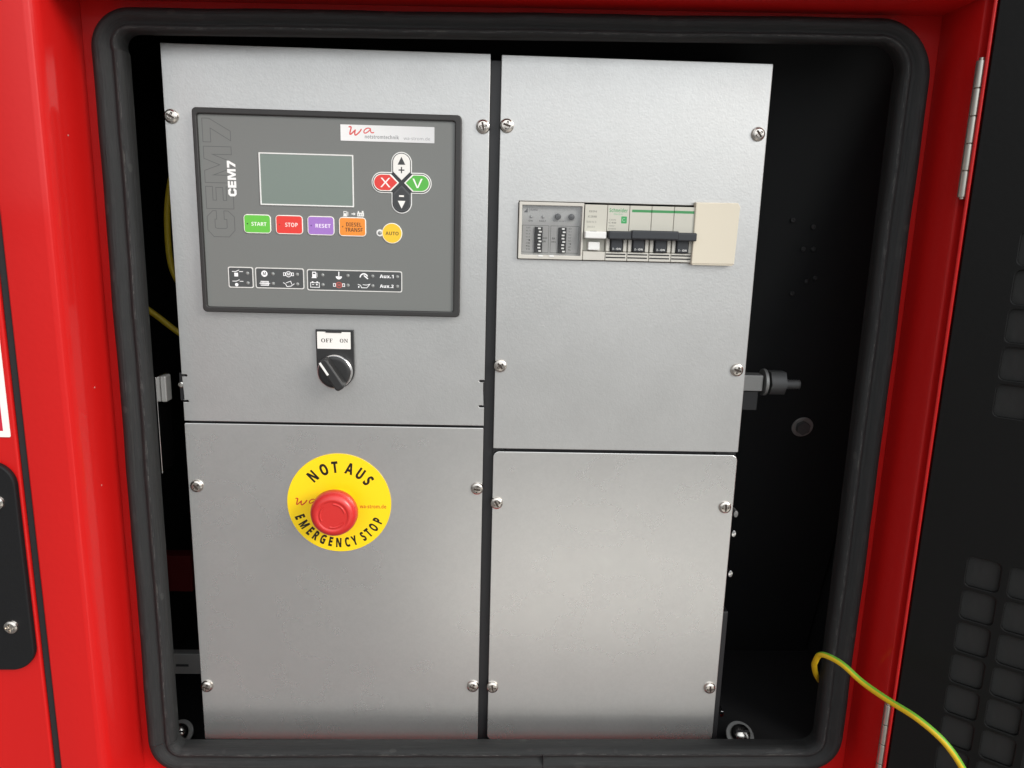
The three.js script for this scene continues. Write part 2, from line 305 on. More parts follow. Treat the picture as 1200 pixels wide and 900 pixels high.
// ---------------------------------------------------------------- mounting frame and the four cover plates (front faces at z 0)
const frame = thing('mounting_frame', 'black steel frame behind the four grey cover plates', 'frame', [0, 0, 0]);
for (const [a, b] of [[-0.286, -0.262], [-0.0125, 0.021], [0.232, 0.2535]]) part('post', boxAt(a, -0.715, -0.05, b, -0.004, -0.0045, 0.001), M.frameBlack, frame);
part('side_strip', boxAt(0.2536, -0.715, -0.03, 0.2605, -0.54, -0.0045, 0.001), M.frameBlack, frame);
for (const x of [-0.0005, 0.0103]) part('edge_strip', boxAt(x - 0.0008, -0.69, -0.0045, x + 0.0008, -0.004, -0.0025, 0.0006), M.frameBlack, frame);
part('cross_rail', boxAt(-0.261, -0.352, -0.05, -0.013, -0.332, -0.0055, 0.001), M.frameBlack, frame);
part('cross_rail', boxAt(0.0215, -0.375, -0.05, 0.2315, -0.355, -0.0055, 0.001), M.frameBlack, frame);
part('back_box', boxAt(-0.285, -0.71, -0.26, 0.25, -0.006, -0.051, 0.002), M.cavity, frame);
part('base_rail', boxAt(0.0125, -0.73, -0.02, 0.2545, -0.6935, -0.0035, 0.0015), M.steelDull, frame);  // galvanised rail, its shade put into the dull grey
part('base_rail', boxAt(-0.289, -0.73, -0.02, -0.001, -0.6935, -0.0055, 0.0015), M.frameBlack, frame);  // same galvanised rail, deeper shade put into the black
part('rail_bolt', screwGeometry(0.0065, 0.005), M.frameBlack, frame, [0.006, -0.6985, -0.004]);

const T = 0.002;
function plate(label, x0, x1, y0, y1, r, mat, screws, cut) {
  const t = thing('cover_plate', label, 'cover plate', [0, 0, 0], 'grey cover plates');
  const s = rrect(x0, y0, x1, y1, r); if (cut) cut(s);
  part('sheet', slab(s, T, 0.0005, 0.15), mat, t, [0, 0, -T]);
  for (const [x, y] of screws) screw(t, x, y, 0);
  return t;
}
// upper left: small hinge notches in both sides near the bottom
function notched(x0, x1, y0, y1) {
  const s = new THREE.Shape(), n = 0.0046, h = 0.0022, ys = [-0.2966, -0.3217];
  s.moveTo(x0, y0); s.lineTo(x1, y0);
  for (const y of [...ys].reverse()) { s.lineTo(x1, y - h / 2); s.lineTo(x1 - n, y - h / 2); s.lineTo(x1 - n - 0.0008, y); s.lineTo(x1 - n, y + h / 2); s.lineTo(x1, y + h / 2); if (y === ys[1]) { s.lineTo(x1 - 0.0012, y + h / 2 + 0.0003); s.lineTo(x1 - 0.0012, ys[0] - h / 2 - 0.0003); } }
  s.lineTo(x1, y1); s.lineTo(x0, y1);
  for (const y of ys) { s.lineTo(x0, y + h / 2); s.lineTo(x0 + n, y + h / 2); s.lineTo(x0 + n + 0.0008, y); s.lineTo(x0 + n, y - h / 2); s.lineTo(x0, y - h / 2); if (y === ys[0]) { s.lineTo(x0 + 0.0012, y - h / 2 - 0.0003); s.lineTo(x0 + 0.0012, ys[1] + h / 2 + 0.0003); } }
  return s;
}
{
  const t = thing('cover_plate', 'textured grey steel cover plate carrying the control unit and the selector switch', 'cover plate', [0, 0, 0], 'grey cover plates');
  part('sheet', slab(notched(-0.289, -0.0001, -0.3412, 0), T, 0.0004, 0.15), M.steelPeel, t, [0, 0, -T]);
  for (const [x, y] of [[-0.2829, -0.0611], [-0.0058, -0.0617]]) screw(t, x, y, 0);
  const hb = part('hinge_bracket', boxAt(-0.2925, -0.322, -0.012, -0.2865, -0.2945, -0.0026, 0.0008), M.frameBlack, t);
  part('bracket_screw', screwGeometry(0.003, 0.0022), M.zinc, hb, [-0.2905, -0.306, -0.0026]);
}
plate('smooth grey steel cover plate carrying the emergency stop button', -0.2893, -0.0003, -0.6903, -0.3436, 0.0012, M.steelSmooth, [[-0.2809, -0.4072], [-0.0055, -0.4057], [-0.2834, -0.6272], [-0.0064, -0.6255]]);
plate('textured grey steel cover plate with the slot for the circuit breaker', 0.0097, 0.2537, -0.3640, -0.0003, 0.001, M.steelPeel, [[0.0157, -0.0603], [0.2453, -0.061], [0.0146, -0.281], [0.245, -0.2805]],
  (s) => s.holes.push(rrect(0.0283, -0.1789, 0.1935, -0.126, 0.0008, THREE.Path)));
plate('plain smooth grey steel cover plate below the circuit breaker plate, with rounded corners', 0.0099, 0.2537, -0.6903, -0.3672, 0.0062, M.steelSmooth, [[0.0143, -0.4207], [0.2452, -0.4219], [0.0143, -0.6264], [0.246, -0.626]]);

// ---------------------------------------------------------------- control unit
const unit = thing('control_unit', 'grey generator control unit with display and coloured keys in black bezel', 'control panel', [0, 0, 0]);
{
  const b = rrect(-0.2618, -0.234, -0.0246, -0.0536, 0.004); b.holes.push(rrect(-0.2577, -0.2291, -0.0306, -0.0589, 0.002, THREE.Path));
  part('bezel', slab(b, 0.0095, 0.001), M.bezel, unit, [0, 0, 0.0002]);
}
const FX0 = -0.2577, FX1 = -0.0306, FY0 = -0.2291, FY1 = -0.0589, PX = 9000;         // face outline and pixels per metre of its print
const fx = (x) => (x - FX0) * PX, fy = (y) => (FY1 - y) * PX;
const faceMap = tex(Math.round((FX1 - FX0) * PX), Math.round((FY1 - FY0) * PX), (g, w, h) => {
  g.fillStyle = '#737572'; g.fillRect(0, 0, w, h);
  blockWord(g, fx(-0.2541), fy(-0.1653), 0.0244 * PX, 0.1029 * PX, false); blockWord(g, fx(-0.2341), fy(-0.1291), 0.0075 * PX, 0.0310 * PX, true);
  // pump and tank pictogram over the transfer key
  g.fillStyle = '#e9e9e4'; const X = fx(-0.1312), Y = fy(-0.1385), u = PX * 0.001;
  g.fillRect(X, Y + 1 * u, 3 * u, 4.4 * u); g.clearRect; g.fillRect(X - 0.4 * u, Y + 5 * u, 3.8 * u, 0.7 * u); g.fillRect(X + 3.6 * u, Y + 1.5 * u, 0.7 * u, 3.4 * u);
  g.fillRect(X + 7.2 * u, Y + 2.8 * u, 2.4 * u, 1 * u); g.beginPath(); g.moveTo(X + 9.2 * u, Y + 1.8 * u); g.lineTo(X + 11 * u, Y + 3.3 * u); g.lineTo(X + 9.2 * u, Y + 4.8 * u); g.fill();
  g.fillRect(X + 12.4 * u, Y + 2 * u, 6.2 * u, 3.4 * u); g.fillRect(X + 13 * u, Y + 0.6 * u, 1.2 * u, 2 * u); g.fillRect(X + 16.6 * u, Y + 0.4 * u, 1.6 * u, 2 * u);
  g.fillStyle = '#737572'; g.fillRect(X + 0.6 * u, Y + 1.7 * u, 1.8 * u, 1.2 * u); g.fillRect(X + 13.4 * u, Y + 3 * u, 0.5 * u, 1.6 * u); g.fillRect(X + 15 * u, Y + 3 * u, 0.5 * u, 1.6 * u); g.fillRect(X + 16.6 * u, Y + 3 * u, 0.5 * u, 1.6 * u);
});
const foil = (map) => phy({ map, roughness: 0.42, clearcoat: 0.25, clearcoatRoughness: 0.3 });
part('face_foil', slab(rrect(FX0 + 0.0001, FY0 + 0.0001, FX1 - 0.0001, FY1 - 0.0001, 0.002), 0.006, 0), foil(faceMap), unit, [0, 0, 0.001]);
const ZK = 0.0070;                                                                    // front of the face foil
// display
{
  const s = rrect(-0.2055, -0.1360, -0.1214, -0.0902, 0.0006); s.holes.push(rrect(-0.2043, -0.1348, -0.1226, -0.0914, 0.0004, THREE.Path));
  const d = part('display', slab(rrect(-0.2043, -0.1348, -0.1226, -0.0914, 0.0004), 0.0006, 0), phy({ color: lin(0.18, 0.225, 0.195), roughness: 0.3, clearcoat: 0.6, clearcoatRoughness: 0.12 }), unit, [0, 0, ZK]);
  part('display_border', slab(s, 0.0010, 0.0002), M.white, d);
}
// maker's sticker
const makerMap = tex(1024, 168, (g, w, h) => {
  const q = g.createLinearGradient(0, 0, w, 0); q.addColorStop(0, '#f1f1ef'); q.addColorStop(1, '#d8d9d9'); g.fillStyle = q; g.fillRect(0, 0, w, h);
  scriptMark(g, 92, 26, 145, '#d8504c', 0.10);
  fit(g, 'notstromtechnik', 450, 118, 372, 40, { fill: '#8f9091' }); fit(g, 'wa-strom.de', 832, 124, 290, 34, { bold: false, fill: '#9a9b9c' });
});
part('maker_sticker', slab(rrect(-0.1324, -0.0781, -0.0490, -0.0643, 0.0003), 0.0004, 0), foil(makerMap), unit, [0, 0, ZK], 'silver white sticker with red script mark');
// oblong keys
function keyMap(w, h, col, txt, ink, led) {
  return tex(w, h, (g) => {
    g.fillStyle = '#efece4'; g.fillRect(0, 0, w, h); g.fillStyle = col; g.beginPath(); g.roundRect(13, 13, w - 26, h - 26, 34); g.fill();
    txt.forEach(([s, cx, cy, tw, th]) => fit(g, s, cx * w, cy * h, tw * w, th * h, { fill: ink }));
    g.fillStyle = led; g.beginPath(); g.arc(0.14 * w, 0.5 * h, 11, 0, 7); g.fill();
  });
}
function key(name, x0, x1, y0, y1, map) { return part(name, slab(rrect(x0, y0, x1, y1, 0.0036), 0.0010, 0.0004), foil(map), unit, [0, 0, ZK]); }
key('start_key', -0.2213, -0.1967, -0.1614, -0.1444, keyMap(384, 264, '#66c343', [['START', 0.56, 0.5, 0.55, 0.2]], '#eef5e6', '#3c6a30'));
key('stop_key', -0.1926, -0.1679, -0.1615, -0.1444, keyMap(384, 264, '#e2392f', [['STOP', 0.58, 0.5, 0.46, 0.22]], '#f6dcd4', '#8b4a2c'));
key('reset_key', -0.1639, -0.1395, -0.1617, -0.1445, keyMap(384, 264, '#a376c6', [['RESET', 0.58, 0.5, 0.56, 0.2]], '#efe4f4', '#6b4a8d'));
key('transfer_key', -0.1355, -0.1107, -0.1620, -0.1447, keyMap(384, 264, '#ee8f2e', [['DIESEL', 0.55, 0.38, 0.56, 0.21], ['TRANSF', 0.55, 0.65, 0.64, 0.21]], '#5d3614', '#8c5a26'));
// round automatic key with its lamp tab
{
  const k = part('auto_key', slab(new THREE.Shape().absarc(-0.0872, -0.1582, 0.0093, 0, Math.PI * 2), 0.0010, 0.0004, 0, 40), foil(tex(320, 320, (g, w) => {
    g.fillStyle = '#f3efe0'; g.fillRect(0, 0, w, w); g.fillStyle = '#f6c52c'; g.beginPath(); g.arc(160, 160, 148, 0, 7); g.fill(); fit(g, 'AUTO', 160, 162, 206, 56, { fill: '#5a4a1c' }); })), unit, [0, 0, ZK]);
  part('lamp_tab', slab(new THREE.Shape().absarc(-0.0983, -0.1581, 0.0032, 0, Math.PI * 2), 0.0006, 0), M.white, k);
  part('lamp', lathe([[0, 0.0013], [0.0012, 0.0011], [0.0017, 0.0004], [0.0017, 0]], 16), M.led, k, [-0.0983, -0.1581, 0.0004]);
}
// navigation cross: backing with white outline, four keys
{
  const cx = -0.0783, cy = -0.1133, R = 0.0092, L = 0.0270 - R;
  const cross = (e) => { const s = new THREE.Shape(), r = R + e; s.moveTo(r, r); s.lineTo(r, L); s.absarc(0, L, r, 0, Math.PI); s.lineTo(-r, r); s.lineTo(-L, r); s.absarc(-L, 0, r, Math.PI / 2, 1.5 * Math.PI); s.lineTo(-r, -r); s.lineTo(-r, -L); s.absarc(0, -L, r, Math.PI, 2 * Math.PI); s.lineTo(r, -r); s.lineTo(L, -r); s.absarc(L, 0, r, -Math.PI / 2, Math.PI / 2); return s; };
  const nav = part('navigation_pad', slab(cross(0), 0.0006, 0), M.white, unit, [cx, cy, ZK]);
  part('pad_inlay', slab(cross(-0.0009), 0.0003, 0), M.darkKey, nav, [0, 0, 0.0005]);
  const petal = () => { const r = 0.0076, s = new THREE.Shape(); s.moveTo(0, 0.0022); s.lineTo(r, 0.0022 + r * 0.98); s.lineTo(r, L); s.absarc(0, L, r, 0, Math.PI); s.lineTo(-r, 0.0022 + r * 0.98); s.lineTo(0, 0.0022); return s; };
  const g0 = slab(petal(), 0.0010, 0.0003, 0, 16);
  const sym = (bg, rim, draw) => foil(tex(256, 376, (g, w, h) => { g.fillStyle = rim; g.fillRect(0, 0, w, h); g.fillStyle = bg;
    g.beginPath(); g.moveTo(128, 350); g.lineTo(242, 236); g.lineTo(242, 128); g.arc(128, 128, 114, 0, Math.PI, true); g.lineTo(14, 236); g.closePath(); g.fill(); draw(g); }));
  const glyph = (s, rot) => (g) => { g.save(); g.translate(128, 178); g.rotate(rot); fit(g, s, 0, 0, 150, 140, { fill: '#f6f2ee', bold: false }); g.restore(); };
  const tri = (g, y0, y1, c) => { g.fillStyle = c; g.beginPath(); g.moveTo(128, y0); g.lineTo(128 - 58, y1); g.lineTo(128 + 58, y1); g.fill(); };
  const keys = [['up_key', 0, sym('#eceae4', '#eceae4', (g) => { tri(g, 44, 156, '#3a3a3a'); g.fillStyle = '#3a3a3a'; g.fillRect(84, 222, 88, 18); g.fillRect(119, 187, 18, 88); })],
    ['confirm_key', -Math.PI / 2, sym('#55b344', '#efeee6', glyph('V', -Math.PI / 2))],
    ['down_key', Math.PI, sym('#37393b', '#4a4c4e', (g) => { tri(g, 44, 156, '#f2f0ea'); g.fillStyle = '#f2f0ea'; g.fillRect(92, 212, 74, 24); })],
    ['cancel_key', Math.PI / 2, sym('#dd3a33', '#efeee6', glyph('X', Math.PI / 2))]];
  for (const [name, a, m] of keys) { const k = part(name, g0, m, nav, [0, 0, 0.0007]); k.rotation.z = a; }
}
// indicator fields with pictograms and small lamps
const icons = {
  sw(g, x, y, round) { g.beginPath(); g.moveTo(x - 34, y - 10); g.lineTo(x - 10, y - 10); g.lineTo(x + 12, y - 20); g.moveTo(x + 12, y - 10); g.lineTo(x + 36, y - 10); g.stroke(); round ? (g.beginPath(), g.arc(x - 8, y + 12, 11, 0, 7), g.fill()) : g.fillRect(x - 20, y - 2, 24, 24); },
  motor(g, x, y) { g.beginPath(); g.arc(x, y, 20, 0, 7); g.fill(); g.save(); fit(g, 'M', x, y, 20, 20, { fill: '#4a4c4c' }); g.restore(); },
  genset(g, x, y) { g.beginPath(); g.arc(x, y, 17, 0, 7); g.stroke(); fit(g, 'M', x, y, 16, 16); g.strokeRect(x - 32, y - 9, 12, 18); g.strokeRect(x + 20, y - 9, 12, 18); },
  coil(g, x, y) { g.strokeRect(x - 24, y - 13, 48, 26); g.beginPath(); g.moveTo(x - 34, y); g.lineTo(x + 34, y); for (let i = -16; i <= 16; i += 8) { g.moveTo(x + i, y - 12); g.lineTo(x + i + 4, y + 12); } g.stroke(); },
  can(g, x, y) { g.beginPath(); g.moveTo(x - 36, y - 8); g.lineTo(x - 20, y + 2); g.lineTo(x - 12, y + 18); g.lineTo(x + 14, y + 14); g.lineTo(x + 36, y - 2); g.moveTo(x - 18, y - 6); g.lineTo(x + 12, y - 18); g.lineTo(x + 20, y + 4); g.stroke(); },
  pump(g, x, y) { g.fillRect(x - 16, y - 20, 24, 38); g.fillRect(x - 20, y + 16, 32, 5); g.fillRect(x + 12, y - 14, 4, 28); g.fillStyle = '#4a4c4c'; g.fillRect(x - 11, y - 14, 14, 10); g.fillStyle = '#fff'; },
  battery(g, x, y) { g.strokeRect(x - 28, y - 12, 56, 30); g.fillRect(x - 20, y - 20, 10, 8); g.fillRect(x + 10, y - 20, 10, 8); g.fillRect(x - 18, y - 2, 12, 4); g.fillRect(x + 6, y - 2, 12, 4); g.fillRect(x + 10, y - 6, 4, 12); },
  level(g, x, y) { g.fillRect(x - 3, y - 24, 6, 28); g.beginPath(); g.arc(x, y + 6, 20, 0, Math.PI); g.fill(); },
  alarm(g, x, y) { g.strokeStyle = '#d65a4c'; g.beginPath(); g.arc(x, y, 18, 0, 7); g.stroke(); fit(g, 'M', x, y, 18, 16, { fill: '#d65a4c' }); g.strokeStyle = '#fff'; g.strokeRect(x - 36, y - 9, 13, 18); g.strokeRect(x + 23, y - 9, 13, 18); },
  gauge(g, x, y) { g.lineWidth = 8; g.beginPath(); g.arc(x, y + 10, 24, Math.PI, 1.9 * Math.PI); g.stroke(); g.beginPath(); g.moveTo(x, y - 4); g.lineTo(x + 26, y + 18); g.stroke(); g.lineWidth = 4; },
  oil(g, x, y) { g.beginPath(); g.moveTo(x - 40, y - 8); g.lineTo(x - 22, y - 2); g.lineTo(x - 16, y + 14); g.lineTo(x + 18, y + 14); g.lineTo(x + 38, y - 10); g.lineTo(x + 16, y - 4); g.lineTo(x - 8, y - 6); g.stroke(); g.fillRect(x - 38, y + 4, 8, 10); },
};
const rows = [-0.1977, -0.2066];
function field(x0, x1, y0, y1, cols) {       // cols: [icon x, lamp x, upper, lower]
  const S = 7000, w = Math.round((x1 - x0) * S), h = Math.round((y1 - y0) * S), px = (x) => (x - x0) * S, py = (y) => (y1 - y) * S;
  const map = tex(w, h, (g) => {
    g.fillStyle = '#dddcd7'; g.fillRect(0, 0, w, h); g.fillStyle = '#4a4c4c'; g.beginPath(); g.roundRect(6, 6, w - 12, h - 12, 10); g.fill();
    for (const [ix, , a, b] of cols) [a, b].forEach((ic, r) => { g.fillStyle = g.strokeStyle = '#fff'; g.lineWidth = 4; const y = py(rows[r]); if (ic.startsWith('Aux')) fit(g, ic, px(ix), y, 0.0128 * S, 0.0031 * S); else if (ic === 'sw2') icons.sw(g, px(ix), y, true); else icons[ic](g, px(ix), y); });
  });
  const f = part('indicator_field', slab(rrect(x0, y0, x1, y1, 0.0018), 0.0005, 0), foil(map), unit, [0, 0, ZK]);
  for (const [, lx] of cols) for (const y of rows) part('indicator_lamp', lathe([[0, 0.0010], [0.0011, 0.0008], [0.0016, 0.0003], [0.0016, 0]], 14), M.led, f, [lx, y, 0.0004]);
}
field(-0.2377, -0.2148, -0.2112, -0.1920, [[-0.2292, -0.2200, 'sw', 'sw2']]);
field(-0.2130, -0.1684, -0.2112, -0.1921, [[-0.2046, -0.1968, 'motor', 'coil'], [-0.1826, -0.1746, 'genset', 'can']]);
field(-0.1658, -0.0782, -0.2121, -0.1926, [[-0.1586, -0.1513, 'pump', 'battery'], [-0.1365, -0.1282, 'level', 'alarm'], [-0.1135, -0.1054, 'gauge', 'oil'], [-0.0925, -0.0826, 'Aux.1', 'Aux.2']]);

// ---------------------------------------------------------------- selector switch
const sw = thing('selector_switch', 'black rotary selector switch with white OFF ON label above it', 'switch', [-0.142, -0.2883, 0]);
{
  const s = new THREE.Shape(), r = 0.0176; s.moveTo(-0.0182, 0.0393); s.lineTo(-0.0178, 0); s.absarc(0, 0, r, Math.PI, 2 * Math.PI); s.lineTo(0.0172, 0.0393); s.lineTo(-0.0182, 0.0393);
  part('label_holder', slab(s, 0.0042, 0.0006), M.blackPlastic, sw, [0, 0, 0.0002]);
  const map = tex(512, 272, (g, w, h) => { g.fillStyle = '#efece6'; g.fillRect(0, 0, w, h); fit(g, 'OFF', 150, 138, 178, 62, { font: 'serif', fill: '#3a3634' }); fit(g, 'ON', 410, 138, 128, 62, { font: 'serif', fill: '#3a3634' }); });
  part('legend_label', slab(rrect(-0.0166, 0.0212, 0.0147, 0.0374, 0.0004), 0.0006, 0), std({ map, roughness: 0.4 }), sw, [0, 0, 0.0042]);
  part('clip', boxAt(-0.0085, 0.0366, 0.003, 0.0065, 0.0384, 0.0056, 0.0005), M.blackPlastic, sw);
  part('chrome_ring', lathe([[0.0135, 0.004], [0.0163, 0.0045], [0.0167, 0.0075], [0.0160, 0.0105], [0.0148, 0.0112], [0.0140, 0.0100]], 56), M.chrome, sw);
  const knob = part('knob', lathe([[0.0152, 0.006], [0.0154, 0.0108], [0.0146, 0.0121], [0.012, 0.0124], [0, 0.0124]], 48), M.blackPlastic, sw);
  const ang = Math.PI - 57 * Math.PI / 180, grip = part('grip', slab(rrect(-0.0163, -0.0047, 0.0163, 0.0047, 0.0032), 0.0145, 0.0015), M.blackPlastic, knob, [0, 0, 0.0118]); grip.rotation.z = ang;
  part('pointer', boxAt(0.0015, 0.0012, 0.0262, 0.0152, 0.0033, 0.0268, 0.0003), M.white, knob).rotation.z = ang;
}

// ---------------------------------------------------------------- emergency stop
const stop = thing('emergency_stop_button', 'red mushroom emergency stop button on a round yellow disc', 'emergency stop', [-0.142, -0.423, 0]);
{
  const map = tex(1024, 1024, (g, w) => {
    g.fillStyle = '#ffdb10'; g.fillRect(0, 0, w, w);
    const arc = (s, r, centre, spread, fh, flip, sx) => {
      g.font = `bold ${fh}px ${FONT}`; const n = s.length, ws = [...s].map((c) => g.measureText(c).width), tot = ws.reduce((a, b) => a + b, 0); let run = 0;
      [...s].forEach((c, i) => { const mid = (run + ws[i] / 2) / tot - 0.5; run += ws[i]; const a = centre + mid * spread * (flip ? -1 : 1);
        g.save(); g.translate(512 + r * Math.cos(a), 512 + r * Math.sin(a)); g.rotate(flip ? a - Math.PI / 2 : a + Math.PI / 2); g.scale(sx, 1); g.fillStyle = '#15120a'; g.textAlign = 'center'; g.textBaseline = 'middle'; g.fillText(c, 0, 0); g.strokeStyle = '#15120a'; g.lineWidth = 7; g.strokeText(c, 0, 0); g.restore(); });
    };
    arc('NOT AUS', 374, -1.53, 1.92, 156, false, 0.72);
    arc('EMERGENCY STOP', 420, 1.61, 2.5, 132, true, 0.62);
    scriptMark(g, 84, 470, 118, '#c9391f', 0.1);
    fit(g, 'wa-strom.de', 845, 542, 262, 42, { fill: '#c0561c' });
  });
  part('label_disc', slab(new THREE.Shape().absarc(0, 0, 0.0512, 0, Math.PI * 2), 0.0008, 0, 0, 96), std({ map, roughness: 0.42 }), stop, [0, 0, 0.0002], 'round yellow disc lettered NOT AUS and EMERGENCY STOP');
  const amber = std({ color: lin(0.7, 0.5, 0.03), roughness: 0.5 });
  part('low_ring', lathe([[0.0138, 0.0008], [0.0140, 0.0030], [0.0130, 0.0042], [0, 0.0042]], 48), amber, stop);  // low ring in a deeper yellow than the disc
  part('stem', new THREE.CylinderGeometry(0.0105, 0.0115, 0.018, 32).rotateX(Math.PI / 2), M.stopRed, stop, [0, 0, 0.011]);
  const head = part('mushroom_head', lathe([[0.0105, 0.0165], [0.0175, 0.0172], [0.0212, 0.0195], [0.0226, 0.0240], [0.0224, 0.0285], [0.0212, 0.0325], [0.0190, 0.0350], [0.0165, 0.0360], [0.0150, 0.0359], [0.0142, 0.0353], [0.0135, 0.0350], [0, 0.0352]], 72), M.stopRed, stop);
  for (let k = 0; k < 3; k++) { const a = part('turn_arrow', new THREE.TorusGeometry(0.0118, 0.0011, 8, 24, 1.25).scale(1, 1, 0.6), M.stopRed, head, [0, 0, 0.0350]); a.rotation.z = 0.25 + k * 2.094; }
}

// ---------------------------------------------------------------- relay module in the slot
const relay = thing('relay_module', 'small grey relay module with two rows of black switches under clear cover', 'relay', [0, 0, 0]);
{
  const s = rrect(0.0288, -0.1783, 0.0886, -0.1266, 0.0008); s.holes.push(rrect(0.0315, -0.1747, 0.0868, -0.1296, 0.0006, THREE.Path));
  part('housing', slab(s, 0.009, 0.0005), M.breakerLow, relay, [0, 0, -0.004]);
  const S = 14000, X0 = 0.0314, X1 = 0.0869, Y0 = -0.1748, Y1 = -0.1295, px = (x) => (x - X0) * S, py = (y) => (Y1 - y) * S;
  const map = tex(Math.round((X1 - X0) * S), Math.round((Y1 - Y0) * S), (g, w, h) => {
    g.fillStyle = '#989896'; g.fillRect(0, 0, w, h); g.strokeStyle = '#3a3a3a'; g.lineWidth = 4;
    g.strokeRect(px(0.0323), py(-0.1478), 0.0247 * S, 0.0246 * S); g.strokeRect(px(0.0588), py(-0.1478), 0.0262 * S, 0.0246 * S);
    g.fillStyle = '#2a2a2a'; g.beginPath(); g.moveTo(px(0.0333), py(-0.1362)); g.lineTo(px(0.0368), py(-0.1322)); g.lineTo(px(0.0368), py(-0.1362)); g.fill(); g.fillRect(px(0.0383), py(-0.1312), 3, 0.005 * S);
    fit(g, 'ELR02', px(0.0427), py(-0.1336), 0.0064 * S, 0.0018 * S, { fill: '#333' });
    fit(g, 'ON', px(0.0397), py(-0.1437), 0.0037 * S, 0.0015 * S, { fill: '#333' }); fit(g, 'FAULT', px(0.0511), py(-0.1437), 0.0064 * S, 0.0015 * S, { fill: '#333' });
    fit(g, 'TEST RESET', px(0.0665), py(-0.1434), 0.012 * S, 0.0012 * S, { fill: '#444', bold: false });
    for (let i = 0; i < 8; i++) { fit(g, ['0,03', '0,1', '0,3', '0,5', '1', '3', '5', '10'][i], px(0.0378), py(-0.1500 - i * 0.0028), 0.0038 * S, 0.0014 * S, { fill: '#333', bold: false }); fit(g, ['0', '0,1', '0,2', '0,3', '0,5', '1', '2', '5'][i], px(0.0768), py(-0.1500 - i * 0.0028), 0.0024 * S, 0.0014 * S, { fill: '#333', bold: false }); }
    fit(g, 'I∆n(A)', px(0.0533), py(-0.1592), 0.0048 * S, 0.0018 * S, { fill: '#333' }); fit(g, 'ON', px(0.0527), py(-0.1622), 0.003 * S, 0.0016 * S, { fill: '#333' });
    fit(g, '∆t', px(0.0618), py(-0.1592), 0.0034 * S, 0.0018 * S, { fill: '#333' }); fit(g, '(sec)', px(0.0618), py(-0.1624), 0.0044 * S, 0.0018 * S, { fill: '#333' });
  });
  part('face', slab(rrect(X0, Y0, X1, Y1, 0.0004), 0.0012, 0), std({ map, roughness: 0.5 }), relay, [0, 0, -0.0012]);
  for (const x of [0.0648, 0.0775]) part('push_button', lathe([[0, 0.0032], [0.0026, 0.0030], [0.0029, 0.0024], [0.0029, 0]], 24), M.blackPlastic, relay, [x, -0.1393, 0]);
  for (const x of [0.0402, 0.0512]) part('lamp', lathe([[0, 0.0016], [0.0010, 0.0013], [0.0015, 0.0005], [0.0015, 0]], 16), M.led, relay, [x, -0.1398, 0]);
  const tg = box(0.0026, 0.0014, 0.0011, 0.0002), slot = box(0.0066, 0.0022, 0.0007, 0.0002);
  for (const x of [0.0475, 0.0697]) {
    const d = part('switch_row', boxAt(x - 0.0037, -0.1725, 0, x + 0.0037, -0.1490, 0.0016, 0.0003), M.blackPlastic, relay);
    for (let k = 0; k < 8; k++) part('switch_toggle', tg, M.white, d, [x + 0.0006 + (k % 3 === 1 ? 0.0009 : 0), -0.1504 - k * 0.00295, 0.0019]);
  }
  for (const x of [0.0496, 0.0599]) part('cover_clip', boxAt(x - 0.0022, -0.1762, 0.002, x + 0.0022, -0.1745, 0.0056, 0.0004), M.white, relay);
  part('clear_cover', slab(rrect(0.0317, -0.1745, 0.0866, -0.1298, 0.0005), 0.0008, 0.0002), phy({ color: lin(1, 1, 1), transmission: 1, thickness: 0, roughness: 0.02, ior: 1.5 }), relay, [0, 0, 0.0036]);
}

